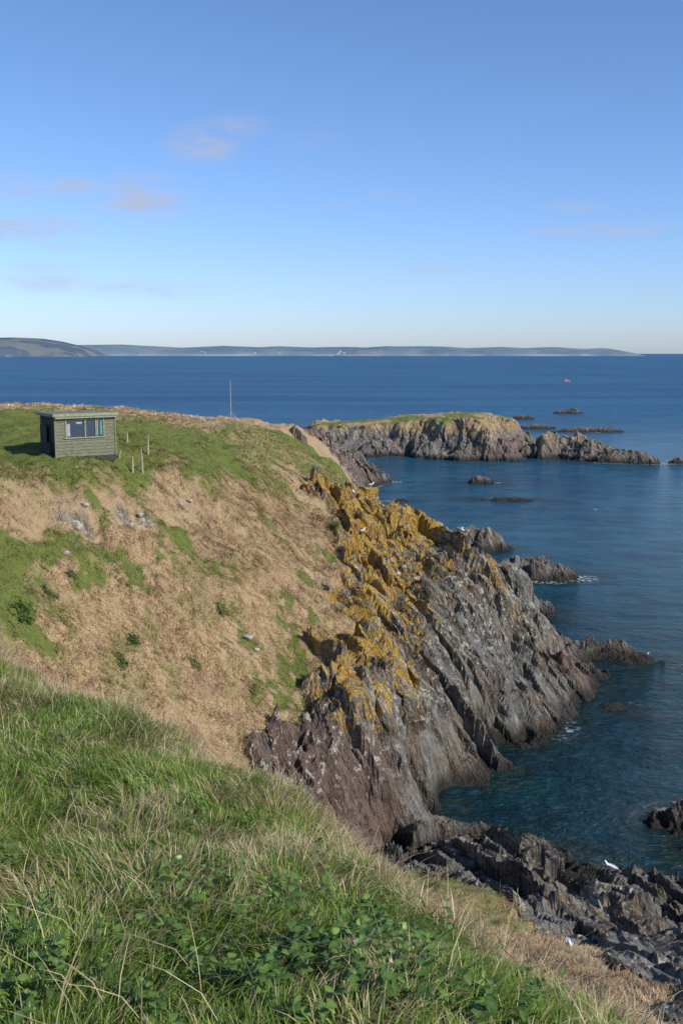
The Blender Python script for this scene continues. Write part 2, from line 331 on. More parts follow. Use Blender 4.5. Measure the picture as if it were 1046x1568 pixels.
# ------------------------------------------------------------------ sea rocks
ROCKS=[(48,217,9,5,5.0,-.15),(42,240,6,4,3.4,.3),(57,206,8,2.6,2.4,-.35),(52,212,6,3,3.2,-.3),(43,222,5,3,2.2,-.3),(70,288,11,2.5,1.2,0),(61,345,4,2,1.3,0),(83,375,5,2,2.0,0),(57,300,6,2,1.2,0),(60,250,3,1.4,.8,0),(44,252,5,2.5,2.0,0),(68,204,2.2,1.2,1.2,0),
(24,173,2.1,1.4,1.3,0),(25,152,4,1.2,.55,-.1),(14.2,114,4.6,2.6,2.1,-.25),(19,99,4.6,2.2,1.9,-.25),(20.8,98,2.6,1.4,.9,-.2),(18.6,72,3.3,.9,1.3,-.1),(21.3,70.6,1.9,.55,.7,-.05),(16.2,45,1.5,1.3,1.3,.3),(17.2,42.5,1.6,1.2,1.0,0),
(5.6,173,3.2,1.6,1.9,.2),(9,151,1.2,.8,.6,0),(3.5,186,3.5,2,2,0),(1.2,196,5,3,3.2,.5),(-3,204,6,3,4.2,.3),(15.8,84,2.6,1.4,1.5,0),(16.3,67.5,2.3,1.0,1.1,-.3),(8.6,41.9,1.5,.8,1.0,-.4),(3.6,46.5,.8,.6,.7,0),(17,61,1.0,.5,.35,-.4)]
for k_,(x0,y0,L,Wd,H,ro) in enumerate(ROCKS):
    nn=90 if L<3 else 120
    a=np.linspace(-1.35,1.35,nn);GA,GB=np.meshgrid(a,a,indexing='ij')
    s_=k_*3.7
    lx=GA*L;ly=GB*Wd
    rr=np.sqrt(GA**2+GB**2)+(fbm(lx/L*2.2+s_,ly/Wd*2.2+s_,4,1)-.5)*.9
    base=H*np.clip(1.05-rr**1.6,-.6,1)
    kk=min(1.6,max(.35,H/3))
    r,q,p=strata(lx+s_*3,ly+s_,base,k_%5,-.5,kk)
    z=base+r*ss(-.6,.4,base)*.8*min(1,H/1.2)+.0
    cr,sr=math.cos(ro),math.sin(ro)
    V=np.stack([x0+lx*cr-ly*sr,y0+lx*sr+ly*cr,z-.1],-1).reshape(-1,3)
    ra=np.ones_like(z);mm=np.stack([ra,.3*ss(1.5,3,z),0*ra,.1*ra],-1)
    mk('sea_rock',V,gridq(nn,nn),mats=[MT],attr={'mask':mm.reshape(-1,4)})
# ------------------------------------------------------------------ sea
sx=np.concatenate([-np.geomspace(60,40000,50)[::-1],np.arange(-50,95,.5),np.geomspace(100,40000,50)])
sy=np.concatenate([-np.geomspace(30,2000,12)[::-1],np.arange(-20,130,.5),np.arange(130,270,.8),np.geomspace(272,45000,90)])
WX,WY=np.meshgrid(sx,sy,indexing='ij')
inside=(WX>-45)&(WX<23.8)&(WY>-12)&(WY<197)
hh=np.where(inside,samp(Z,WX,WY),-9)
iz,isd2=isleth(WX,WY);ii=(WX>-20)&(WX<54)&(WY>202)&(WY<262);hh=np.where(ii,np.maximum(hh,isd2*.6),hh)
for (x0,y0,L,Wd,H,ro) in ROCKS:
    cr,sr=math.cos(ro),math.sin(ro);lx=(WX-x0)*cr+(WY-y0)*sr;ly=-(WX-x0)*sr+(WY-y0)*cr
    rr=np.sqrt((lx/L)**2+(ly/Wd)**2);hh=np.maximum(hh,np.where(rr<4,(1-rr)*min(L,Wd)*.7,-9))
shore=ss(-2.6,.1,hh);depth=ss(0,1,np.clip((WY-62)/75+(fbm(WX/30,WY/30,3,2)-.5)*.6,0,1));far=ss(110,480,WY+WX*.0)
wa=np.stack([shore,depth,far,np.ones_like(far)],-1).reshape(-1,4)
mk('sea',np.stack([WX,WY,0*WX],-1).reshape(-1,3),gridq(len(sx),len(sy)),mats=[MW],attr={'sea':wa},smooth=True)
# ------------------------------------------------------------------ distant coast
MH=mat_hills()
def coast(name,prof,Yc,depthm,seed):
    us=np.array([p_[0] for p_ in prof],float);hs=np.array([(541-p_[1])/1560*Yc for p_ in prof])
    xx=np.linspace((us[0]-523)/1570*Yc,(us[-1]-523)/1570*Yc,420);yy=np.linspace(-1,1,36)
    A_,B_=np.meshgrid(xx,yy,indexing='ij')
    hp=np.interp(A_/Yc*1570+523,us,hs)
    z=(hp+CAMZ*.4*np.clip(hp/30,0,1))*np.sqrt(np.clip(1-B_**2,0,1))*(1+.16*(fbm(A_/500+seed,B_*3,4,seed)-.5))-2
    yb=Yc+B_*depthm+(fbm(A_/900,B_*0+seed,3,2)-.5)*depthm*.8
    return mk(name,np.stack([A_,yb,z],-1).reshape(-1,3),gridq(420,36),mats=[MH],smooth=True)
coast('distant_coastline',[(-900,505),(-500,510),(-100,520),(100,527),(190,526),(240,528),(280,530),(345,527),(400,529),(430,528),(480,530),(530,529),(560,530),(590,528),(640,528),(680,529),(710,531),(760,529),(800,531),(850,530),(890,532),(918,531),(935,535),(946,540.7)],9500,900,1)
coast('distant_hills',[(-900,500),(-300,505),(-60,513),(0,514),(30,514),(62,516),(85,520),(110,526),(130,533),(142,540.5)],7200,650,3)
# village
def box(c0,s,rz=0):
    x,y,z=c0;a,b,h=[q/2 for q in s];cr,sr=math.cos(rz),math.sin(rz)
    v=[(x+i*a*cr-j*b*sr,y+i*a*sr+j*b*cr,z+k*h) for i,j,k in ((-1,-1,-1),(1,-1,-1),(1,1,-1),(-1,1,-1),(-1,-1,1),(1,-1,1),(1,1,1),(-1,1,1))]
    return v,[(0,3,2,1),(4,5,6,7),(0,1,5,4),(1,2,6,5),(2,3,7,6),(3,0,4,7)]
MWH=mat_plain('white_render',(.6,.6,.6),(.5,.5,.52),.1)
MSL=mat_plain('slate_roof',(.2,.22,.26),(.25,.26,.3),.1)
vv=[];qq=[];mi=[]
for i in range(46):
    u=rng.normal(176,14) if i<34 else rng.uniform(300,940);x=(u-523)/1570*8450;z=rng.uniform(4,38) if i<34 else rng.uniform(10,40)
    yv=8560+z*4
    v_,f_=box((x,yv,z),(rng.uniform(10,22),9,7));o=len(vv);vv+=v_;qq+=[tuple(k+o for k in t) for t in f_];mi+=[0]*6
    a=v_[4:];m1=tuple((np.array(a[0])+np.array(a[3]))/2+np.array([0,0,4]));m2=tuple((np.array(a[1])+np.array(a[2]))/2+np.array([0,0,4]))
    o2=len(vv);vv+=[m1,m2];qq+=[(o+4,o+5,o2+1,o2),(o+7,o2,o2+1,o+6)];mi+=[1,1]
mk('distant_village',vv,qq,mats=[MWH,MSL],matidx=mi)
# ------------------------------------------------------------------ grass blades
def normals_up(x,y,e=.15):
    return np.stack([-(samp(Z0,x+e,y)-samp(Z0,x-e,y))/(2*e),-(samp(Z0,x,y+e)-samp(Z0,x,y-e))/(2*e),np.ones_like(x)],-1)
def blades(name,B,lean,L,Wd,bend,col,mat,tipcol=1.15,base=.55):
    N_=len(B);L=L[:,None];Wd=Wd[:,None];bend=bend[:,None]
    side=np.stack([-lean[:,1],lean[:,0],0*lean[:,0]],-1);side/=np.linalg.norm(side,axis=1)[:,None]+1e-9
    ph=rng.uniform(0,6.28,N_)[:,None];s2=side*np.cos(ph)+np.stack([side[:,1],-side[:,0],side[:,2]],-1)*np.sin(ph)
    up=np.array([0,0,1.]);rows=[]
    for t,wf in ((0,.8),(.4,1),(.75,.7)):
        pnt=B+up*L*(t-.75*bend*t*t)+lean*L*bend*(t*t+.25*t)
        rows+= [pnt-s2*Wd*wf/2,pnt+s2*Wd*wf/2]
    t=1;rows.append(B+up*L*(t-.75*bend)+lean*L*bend*1.25)
    V=np.stack(rows,1).reshape(-1,3);o=(np.arange(N_)*7)[:,None]
    Q=np.concatenate([o+np.array([[0,1,3,2]]),o+np.array([[2,3,5,4]])]);T=o+np.array([[4,5,6]])
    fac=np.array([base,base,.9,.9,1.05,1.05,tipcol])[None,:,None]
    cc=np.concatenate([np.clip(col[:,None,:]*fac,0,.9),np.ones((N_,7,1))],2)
    return mk(name,V,Q,T,mats=[mat],attr={'col':cc.reshape(-1,4)},smooth=True)
def mixc(a,b,t): return np.array(a)[None]*(1-t[:,None])+np.array(b)[None]*t[:,None]
CR=np.array([S(u,v,y)[:2] for u,v,y in [(-200,970,12),(0,1010,11),(100,1075,9.5),(200,1110,8.7),(300,1145,8.1),(470,1245,6.9),(620,1385,5.5),(760,1500,4.7),(900,1585,4.1),(1046,1670,3.6),(1300,1760,2.4)]])
def crestd(x,y):
    d=np.full(x.shape,1e9);sg=np.zeros(x.shape)
    for i in range(len(CR)-1):
        ax,ay=CR[i];bx,by=CR[i+1];ex,ey=bx-ax,by-ay
        t=np.clip(((x-ax)*ex+(y-ay)*ey)/(ex*ex+ey*ey),0,1);dd=np.hypot(x-ax-t*ex,y-ay-t*ey)
        cr_=ex*(y-ay)-ey*(x-ax);m_=dd<d;d=np.where(m_,dd,d);sg=np.where(m_,np.sign(cr_),sg)
    return d*sg   # + beyond crest
def fore(N_,x0,x1,y0,y1):
    x=rng.uniform(x0,x1,N_);y=rng.uniform(y0,y1,N_)
    keep=(np.abs(x)<.42*y+1.1);x=x[keep];y=y[keep]
    d=crestd(x,y);k=d<1.6;return x[k],y[k],d[k]
parts=[fore(175000,-3.6,3.2,1.2,5.5),fore(230000,-6.5,3.2,5.5,12.5)]
x=np.concatenate([q_[0] for q_ in parts]);y=np.concatenate([q_[1] for q_ in parts]);d=np.concatenate([q_[2] for q_ in parts])
N_=len(x);B=np.stack([x,y,samp(Z,x,y)-.02],-1)
wind=fbm(x/.5,y/.5,3,1)*12+fbm(x/.12,y/.12,2,3)*3
ang=wind+rng.normal(0,.8,N_);lean=np.stack([np.cos(ang),np.sin(ang),0*ang],-1)
dry=np.clip(.06+.30*ss(.52,.7,fbm(x/.8+5,y/.8,3,2))+.62*ss(-.6,.1,d)*ss(.28,.55,fbm(x/.4,y/.4,3,4)+.1)+.35*ss(.2,1.4,x)*ss(-1.0,-.1,d),0,.92)
isd_=rng.random(N_)<dry
tt=np.clip(fbm(x/.35,y/.35,3,6)*.9+rng.normal(0,.25,N_),0,1)
cg=mixc((.085,.155,.018),(.26,.35,.06),tt);cd=mixc((.30,.21,.11),(.66,.53,.32),rng.random(N_))
col=np.where(isd_[:,None],cd,cg)*rng.uniform(.75,1.2,N_)[:,None]
clump=fbm(x/.25,y/.25,3,8)
L=(.04+.11*clump+.05*rng.random(N_))*np.where(isd_,1.25,1)*(1+.3*ss(-1,.2,d))
bend=np.clip(rng.uniform(.15,.95,N_),0,1)
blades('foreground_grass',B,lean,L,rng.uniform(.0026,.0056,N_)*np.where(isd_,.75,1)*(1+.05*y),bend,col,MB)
# dry stalks along the brow
t=rng.integers(0,len(CR)-1,7500);f=rng.random(7500)
cx=CR[t,0]*(1-f)+CR[t+1,0]*f;cy=CR[t,1]*(1-f)+CR[t+1,1]*f
cx+=rng.normal(0,.22,7500);cy+=rng.normal(.05,.25,7500)
kp=(fbm(cx/.35,cy/.35,2,5)>.42)|(cx>.2);cx=cx[kp];cy=cy[kp];N_=len(cx)
ang=rng.uniform(0,6.28,N_);lean=np.stack([np.cos(ang),np.sin(ang),0*ang],-1)
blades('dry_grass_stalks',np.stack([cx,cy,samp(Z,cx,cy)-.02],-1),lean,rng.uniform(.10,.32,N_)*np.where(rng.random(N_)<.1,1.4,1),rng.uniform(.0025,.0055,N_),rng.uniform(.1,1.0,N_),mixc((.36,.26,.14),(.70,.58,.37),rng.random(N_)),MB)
# matted straw lying in the turf
N_=5200;cx=rng.uniform(-4.5,2.2,N_);cy=rng.uniform(1.8,10,N_);kk=(crestd(cx,cy)<0)&(np.abs(cx)<.42*cy+.8)&(fbm(cx/.6,cy/.6,3,9)>.47);cx=cx[kk];cy=cy[kk];N_=len(cx)
ang=rng.uniform(0,6.28,N_);lean=np.stack([np.cos(ang),np.sin(ang),.35+0*ang],-1)
blades('straw_litter',np.stack([cx,cy,samp(Z,cx,cy)+.04],-1),lean,rng.uniform(.12,.30,N_),rng.uniform(.002,.004,N_),rng.uniform(.75,1.0,N_),mixc((.34,.26,.14),(.66,.55,.34),rng.random(N_)),MB,base=.9)
# hillside tussocks: tufts of combed grass, each tuft one tone
def hill(NT,x0,x1,y0,y1,per,spread):
    tx=rng.uniform(x0,x1,NT);ty=rng.uniform(y0,y1,NT);m_=samp(mask,tx,ty);k=(m_[:,0]<.45+.2*rng.random(NT))&(samp(Z,tx,ty)>.8)&(rng.random(NT)>.9*samp(soilm,tx,ty))
    tx,ty,m_=tx[k],ty[k],m_[k];nt_=len(tx)
    nr=normals_up(tx,ty,.5);dn=nr[:,:2]+rng.normal(0,.16,(nt_,2));dn/=np.linalg.norm(dn,axis=1)[:,None]+1e-6
    tv=rng.random(nt_);sz=rng.uniform(.6,1.3,nt_)
    r_=np.repeat(np.arange(nt_),per);off=rng.normal(0,spread,(len(r_),2))
    return tx[r_]+off[:,0],ty[r_]+off[:,1],m_[r_],dn[r_]+rng.normal(0,.22,(len(r_),2)),tv[r_],sz[r_]
pp=[hill(27000,-22,7,33,66,12,.10),hill(12000,-30,6,66,110,8,.16),hill(9000,0.5,14,15,34,9,.09),hill(1700,-18,2,11,33,8,.1)]
x,y,m_,dn,tv,sz=[np.concatenate([q_[i] for q_ in pp]) for i in range(6)];N_=len(x)
g0=m_[:,2]+(fbm(x/.7,y/.7,3,3)-.5)*.9+(tv-.5)*.6
isg=g0>.47
lean=np.c_[dn,np.zeros(N_)-.35]
tone=fbm(x/2.5,y/2.5,4,9)
x0,y0,_=S(320,980,44.5);pale=np.exp(-((x-x0)**2/40+(y-y0)**2/40))
ct=mixc((.40,.275,.145),(.76,.59,.35),np.clip(tv+rng.normal(0,.18,N_),0,1))*(.74+.46*ss(.35,.65,tone)+.28*pale)[:,None]
ct=np.where(((tv*7.3%1)<.6*ss(.47,.62,fbm(x/1.3+9,y/1.3,4,1))*(1-.75*pale))[:,None],ct*np.array([.50,.41,.36]),ct)
x1,y1,_=S(470,760,74);gv=np.exp(-((x-x1)**2/16+(y-y1)**2/60));ct=ct*(1-gv[:,None]*np.array([[.18,.25,.25]])) 
cgn=mixc((.08,.125,.018),(.22,.26,.05),np.clip(tv+rng.normal(0,.2,N_),0,1))
cgn=np.where((rng.random(N_)<.18+.35*ss(.5,.7,tone))[:,None],np.array([[.40,.33,.15]]),cgn)
col=np.where(isg[:,None],cgn,ct)
meadow=ss(.8,1,m_[:,2])
L=(.14+.24*tv)*sz*np.where(meadow>.5,.5,1)*np.where(isg,.8,1.15)*np.where(y<33,.75,1)
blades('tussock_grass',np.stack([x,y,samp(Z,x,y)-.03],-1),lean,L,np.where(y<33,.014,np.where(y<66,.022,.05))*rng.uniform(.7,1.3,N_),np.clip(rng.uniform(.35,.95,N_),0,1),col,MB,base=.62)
# ------------------------------------------------------------------ nettles / leafy weeds
rows=[(0,.12),(.1,.62),(.2,.8),(.26,.72),(.36,.86),(.43,.7),(.53,.74),(.6,.55),(.7,.55),(.77,.36),(.87,.3),(.93,.12),(1,0)]
def leaves(name,P0,dirv,size,col,rnd=1):
    N_=len(P0);dirv=dirv/np.linalg.norm(dirv,axis=1)[:,None]
    sd=np.cross(dirv,np.array([0,0,1.]));sd/=np.linalg.norm(sd,axis=1)[:,None]+1e-6
    sd=sd+rng.normal(0,.25,(N_,3));nn_=np.cross(sd,dirv);nn_/=np.linalg.norm(nn_,axis=1)[:,None]
    vs=[]
    for tt_,wf in rows:
        mid=P0+dirv*size[:,None]*tt_-np.array([0,0,1.])*size[:,None]*.25*tt_*tt_
        wv=sd*size[:,None]*wf*.46
        vs+=[mid-wv+nn_*size[:,None]*wf*.13,mid,mid+wv+nn_*size[:,None]*wf*.13]
    V=np.stack(vs,1).reshape(-1,3);k=len(rows)*3;o=(np.arange(N_)*k)[:,None];Q=[]
    for r_ in range(len(rows)-1):
        b_=r_*3;Q+=[o+np.array([[b_,b_+1,b_+4,b_+3]]),o+np.array([[b_+1,b_+2,b_+5,b_+4]])]
    cc=np.ones((N_,k,4));cc[...,:3]=col[:,None,:]*np.tile(np.array([1.0,1.35,1.0]),len(rows))[None,:,None]
    return mk(name,V,np.concatenate(Q),mats=[ML],attr={'col':cc.reshape(-1,4)},smooth=True)
def plants(name,px,py,hgt,nl,ls,c1,c2,zf=None):
    P0=[];Dv=[];Sz=[];Cc=[]
    for a_,b_,h_ in zip(px,py,hgt):
        z0=float(samp(Z,a_,b_));tx,ty=rng.normal(0,.25,2);th=rng.uniform(0,6.28)
        tn=rng.random()
        for i in range(nl):
            f_=(i//2+1)/(nl//2);th+=math.pi if i%2 else math.pi/2+rng.normal(0,.25)
            P0.append((a_+tx*h_*f_,b_+ty*h_*f_,z0+h_*f_));Dv.append((math.cos(th),math.sin(th),.35*rng.normal(.3,.6)+(.7 if f_>.95 else 0)))
            Sz.append(ls*rng.uniform(.7,1.15)*(1-.35*f_));Cc.append(np.array(c1)*(1-tn)+np.array(c2)*tn)
    return leaves(name,np.array(P0),np.array(Dv),np.array(Sz),np.array(Cc)*rng.uniform(.75,1.25,(len(Cc),1)))
k=430;px=rng.normal(.08,.36,k);py=rng.normal(3.3,.36,k);px=np.concatenate([px,rng.uniform(-2.2,1.1,90),rng.normal(-1.0,.15,40)]);py=np.concatenate([py,rng.uniform(2.2,6,90),rng.normal(2.9,.2,40)])
kk=(crestd(px,py)<-.15)&(py>1.7)&(fbm(px/.3,py/.3,2,4)>.38);px=px[kk];py=py[kk]
plants('nettle_patch',px,py,rng.uniform(.05,.15,len(px)),8,.050,(.055,.105,.022),(.12,.20,.042))
for (u,v,Yr,r_,nn2) in [(38,935,39.3,.42,70),(75,885,41.5,.28,36),(340,928,46.8,.3,36),(208,1012,42,.25,30),(190,1050,40.5,.3,36),(110,867,43.5,.2,24),(485,1050,46,.4,50),(515,822,64.5,.5,50),(300,1020,43,.2,20)]:
    x0,y0,_=S(u,v,Yr);px=rng.normal(x0,r_*.55,nn2);py=rng.normal(y0,r_*.55,nn2)
    plants('low_shrub',px,py,rng.uniform(.1,.38,nn2),8,.11,(.045,.09,.018),(.10,.17,.04))
# bramble stems on the brow
def tubes(name,paths,rad,mat,sides=5):
    V=[];Q=[]
    for pts_,r_ in zip(paths,rad):
        pts_=np.array(pts_);o=len(V)
        for i,p_ in enumerate(pts_):
            tn=pts_[min(i+1,len(pts_)-1)]-pts_[max(i-1,0)];tn=tn/np.linalg.norm(tn);a_=np.cross(tn,[.3,.2,.93]);a_/=np.linalg.norm(a_);b_=np.cross(tn,a_)
            rr_=r_*(1-.6*i/(len(pts_)-1))
            for s_ in range(sides):
                th=2*math.pi*s_/sides;V.append(p_+rr_*(a_*math.cos(th)+b_*math.sin(th)))
        for i in range(len(pts_)-1):
            for s_ in range(sides):
                s2=(s_+1)%sides;Q.append((o+i*sides+s_,o+i*sides+s2,o+(i+1)*sides+s2,o+(i+1)*sides+s_))
    return mk(name,V,Q,mats=[mat],smooth=True)
MBR=mat_plain('bramble_bark',(.13,.055,.035),(.22,.12,.07),40)
paths=[];rad=[]
for i in range(75):
    t_=rng.uniform(.5,8.8);j=int(t_);f_=t_-j;bx=CR[j,0]*(1-f_)+CR[j+1,0]*f_+rng.normal(0,.2);by=CR[j,1]*(1-f_)+CR[j+1,1]*f_+rng.normal(-.15,.2)
    th=rng.uniform(0,6.28);ln=rng.uniform(.25,.6);bz=float(samp(Z,bx,by));pt=[];hv=rng.uniform(.4,.95)
    for s_ in np.linspace(0,1,9):
        pt.append((bx+math.cos(th)*ln*s_*(1-hv*.5)+rng.normal(0,.008),by+math.sin(th)*ln*s_*(1-hv*.5)+rng.normal(0,.008),bz-.03+ln*hv*(s_-.55*s_**2.2)+rng.normal(0,.005)))
    paths.append(pt);rad.append(rng.uniform(.002,.004))
    for q_ in range(3):
        b0=np.array(pt[rng.integers(3,8)]);dv=rng.normal(0,1,3);dv[2]=abs(dv[2]);dv/=np.linalg.norm(dv)
        paths.append([b0,b0+dv*.05,b0+dv*.11+np.array([0,0,.01])]);rad.append(.0015)
tubes('bramble_stems',paths,rad,MBR)
# ------------------------------------------------------------------ stones on the slope
MST=mat_plain('pale_stone',(.22,.20,.17),(.38,.35,.30),6,.9)
def stone(x0,y0,s_,seed,name='boulder'):
    import bmesh
    bm=bmesh.new();bmesh.ops.create_icosphere(bm,subdivisions=3,radius=1)
    r0=np.random.default_rng(seed);pl=[(r0.normal(0,1,3),r0.uniform(.55,.85)) for _ in range(9)]
    for v in bm.verts:
        for nrm_,d_ in pl:
            nn_=nrm_/np.linalg.norm(nrm_);dd=np.dot(v.co,nn_)
            if dd>d_: v.co-=Vector(nn_)*(dd-d_)
        v.co=Vector((v.co.x*s_,v.co.y*s_*.7,v.co.z*s_*.6))
    me=bpy.data.meshes.new(name);bm.to_mesh(me);bm.free();me.materials.append(MST);o=link(bpy.data.objects.new(name,me));o.location=(x0,y0,float(samp(Z,x0,y0))+s_*.2);return o
for i,(u,v,Yr,s_) in enumerate([(378,995,46.3,.32),(392,1005,46,.2),(225,1008,42.3,.15),(240,1012,42.3,.12),(100,845,44.5,.2),(290,745,54.5,.22),(465,750,74,.2),(470,830,61,.15),(290,790,52.8,.13),(95,785,46.8,.2),(130,775,48,.25),(200,785,48.6,.22),(215,770,49.8,.2)]):
    a_,b_,_=S(u,v,Yr);stone(a_,b_,s_,i)
# ------------------------------------------------------------------ hut
MP=mat_plain('weathered_green_boards',(.10,.11,.065),(.21,.21,.14),6,.85,(1,1,9),.006)
MP2=mat_plain('dark_shaded_boards',(.02,.022,.018),(.045,.045,.036),6,.8,(1,1,9),.006)  # dark board tone with the side walls' shade painted into it
MF=mat_plain('painted_green_trim',(.17,.20,.12),(.27,.29,.19),8,.7)
MTE=mat_plain('teal_curtain',(.07,.20,.19),(.10,.25,.24),8,.7)
MCU=mat_plain('pale_curtain',(.22,.24,.27),(.34,.35,.38),6,.8,(8,1,1))
MG,nt_=newmat('window_glass');g_=G(nt_);g_.out(g_.n('ShaderNodeBsdfPrincipled',{'Base Color':(.03,.045,.07,1),'Roughness':.06,'Specular IOR Level':.6}).outputs[0])
MRF=mat_plain('roofing_felt',(.10,.12,.08),(.17,.18,.12),5,.95)
hx,hy,_=S(121,690,53.0);hz=float(samp(Z0,hx,hy))-.12
hut=bpy.data.objects.new('wooden_hut',None);link(hut);hut.location=(hx,hy,hz);hut.rotation_euler=(0,0,math.radians(35));hut.scale=(1.06,1.04,1.04)
def part(par,name,boxes,mat,bev=.008):
    vv=[];qq=[]
    for b_ in boxes:
        v_,f_=box(*b_);o=len(vv);vv+=v_;qq+=[tuple(k+o for k in t) for t in f_]
    o=mk(name,vv,qq,mats=[mat]);o.parent=par
    if bev: md=o.modifiers.new('bevel','BEVEL');md.width=bev;md.segments=2
    return o
Wh,Dh,Hh=3.0,2.1,2.02
bd=[];nb=13;h_=Hh/nb
win=(-.98,.92,.96,1.80)
for i in range(nb):
    z0=i*h_+h_/2
    if z0>win[2]-.02 and z0<win[3]+.02:
        bd.append((((-Wh/2+win[0])/2,-Dh/2-.004*(i%2),z0),(win[0]+Wh/2,.03,h_-.012)))
        bd.append((((Wh/2+win[1])/2,-Dh/2-.004*(i%2),z0),(Wh/2-win[1],.03,h_-.012)))
    else: bd.append(((0,-Dh/2-.004*(i%2),z0),(Wh,.03,h_-.012)))
part(hut,'front_boards',bd,MP,.004)
sb=[]
for i in range(nb):
    z0=i*h_+h_/2
    for sx_ in (-1,1): sb.append(((sx_*(Wh/2-.03),.02,z0),(.03,Dh-.04,h_-.01)))
    sb.append(((0,Dh/2,z0),(Wh,.03,h_-.01)))
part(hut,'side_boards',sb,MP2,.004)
part(hut,'inner_lining',[((0,-Dh/2+.03,.5),(Wh-.1,.02,.98)),((0,-Dh/2+.03,1.9),(Wh-.1,.02,.2)),((0,0,.12),(Wh-.1,Dh-.1,.04))],MP2,0)
part(hut,'corner_posts',[((sx_*(Wh/2+.012),-Dh/2-.012,Hh/2),(.08,.08,Hh)) for sx_ in (-1,1)],MP,.006)
part(hut,'roof',[((0,-.02,Hh+.06),(Wh+.26,Dh+.34,.09))],MRF,.02)
part(hut,'fascia',[((0,-Dh/2-.2,Hh+.045),(Wh+.30,.025,.15)),((-Wh/2-.14,0,Hh+.045),(.025,Dh+.36,.15)),((Wh/2+.14,0,Hh+.045),(.025,Dh+.36,.15)),((0,-Dh/2-.17,Hh-.09),(Wh+.1,.03,.08)),((0,-Dh/2-.14,Hh+.12),(.09,.12,.05))],MF,.006)
wx0,wx1,wz0,wz1=win
part(hut,'window_glass',[(((wx0+wx1)/2,-Dh/2+.0,(wz0+wz1)/2),(wx1-wx0,.012,wz1-wz0))],MG,0)
fr=[(((wx0+wx1)/2,-Dh/2-.035,wz0-.03),(wx1-wx0+.22,.09,.06)),(((wx0+wx1)/2,-Dh/2-.03,wz1+.02),(wx1-wx0+.12,.05,.06))]
for xx_ in (wx0,-.02,.52,wx1): fr.append(((xx_,-Dh/2-.03,(wz0+wz1)/2),(.065,.05,wz1-wz0-.03)))
part(hut,'window_frame',fr,MF,.005)
part(hut,'curtains',[((-.85,-Dh/2-.012,1.32),(.16,.006,.62)),((-.32,-Dh/2-.012,1.66),(.3,.006,.10)),((.62,-Dh/2-.012,1.4),(.04,.006,.72))],MCU,0)
part(hut,'teal_panel',[((.80,-Dh/2-.014,1.39),(.12,.008,.7))],MTE,0)
part(hut,'leaning_planks',[((-Wh/2-.28,-.35,.35),(.05,.6,.75),.5),((-Wh/2-.12,-.6,.3),(.06,.06,.62),.2),((-Wh/2-.12,.3,1.1),(.04,.9,.9),0)],MP2,.01)
part(hut,'base_plinth',[((0,0,-.15),(Wh+.06,Dh+.06,.3))],MP2,.01)
# ------------------------------------------------------------------ fence + mast
MPO=mat_plain('weathered_post',(.26,.21,.15),(.38,.32,.24),12,.9,(1,1,.3),.01)
fen=bpy.data.objects.new('wooden_fence',None);link(fen)
fp=[]
for i,(u,v,Yr,h_,tl) in enumerate([(183,700,54,.42,.1),(203,703,53.5,.85,.03),(218,702,53.7,1.25,-.04),(227,694,56,1.05,.05),(196,690,57,.6,.0)]):
    a_,b_,_=S(u,v,Yr);z0=float(samp(Z,a_,b_));fp.append((a_,b_,z0,h_))
    o=tubes('post_%d'%(i+1),[[(a_,b_,z0-.2),(a_+tl*.3,b_,z0+h_*.5),(a_+tl,b_,z0+h_)]],[.08],MPO,7);o.parent=fen
pw=[[(fp[i][0],fp[i][1],fp[i][2]+fp[i][3]*.7),((fp[i][0]+fp[j][0])/2,(fp[i][1]+fp[j][1])/2,(fp[i][2]+fp[j][2])/2+.55),(fp[j][0],fp[j][1],fp[j][2]+fp[j][3]*.7)] for i,j in ((0,1),(1,2),(2,3))]
o=tubes('wire',pw,[.006]*3,MPO,4);o.parent=fen
a_,b_,_=S(354,646,95);z0=float(samp(Z,a_,b_))
mast=bpy.data.objects.new('mast_pole',None);link(mast)
MM=mat_plain('grey_painted_metal',(.30,.29,.27),(.38,.37,.34),5,.6)
ztop=S(354,581,95)[2]
for nm,pth,rd in (('pole',[(a_,b_,z0-.3),(a_,b_,(z0+ztop)/2),(a_,b_,ztop)],.05),('foot_brace',[(a_-.6,b_,z0-.1),(a_-.3,b_,z0+.35),(a_,b_,z0+.75)],.03),('foot_brace_b',[(a_+.6,b_+.2,z0-.1),(a_+.3,b_+.1,z0+.35),(a_,b_,z0+.75)],.03)):
    o=tubes(nm,[pth],[rd],MM,7);o.parent=mast
# ------------------------------------------------------------------ boat
boat=bpy.data.objects.new('fishing_boat',None);link(boat)
bx,by,_=S(865,584.5,800);boat.location=(bx,by,0);boat.scale=(.85,.85,.7)
MOR=mat_plain('orange_hull_paint',(.46,.13,.08),(.54,.17,.11),2,.5)
Vb=[];Qb=[];ns=9
for i in range(ns):
    t=i/(ns-1);xh=-4+8.2*t;wd=1.3*(1-max(0,(t-.45)/.55)**2.2)*(.85+.15*min(1,t*4));sh=1.0+.6*max(0,t-.5)**1.3*2
    Vb+=[(xh,-wd,sh),(xh,-wd*.75,-.1),(xh,0,-.5),(xh,wd*.75,-.1),(xh,wd,sh),(xh,0,sh-.12)]
for i in range(ns-1):
    for j in range(6):
        j2=(j+1)%6;Qb.append((i*6+j,i*6+j2,(i+1)*6+j2,(i+1)*6+j))
o=mk('hull',Vb,Qb,mats=[MOR]);o.parent=boat
part(boat,'wheelhouse',[((.8,0,1.75),(1.9,1.5,1.7))],MWH,.05);part(boat,'cabin_windows',[((1.2,0,2.05),(1.3,1.53,.5))],MG,0);part(boat,'cabin_roof',[((.8,0,2.66),(2.2,1.75,.1))],MOR,.03)
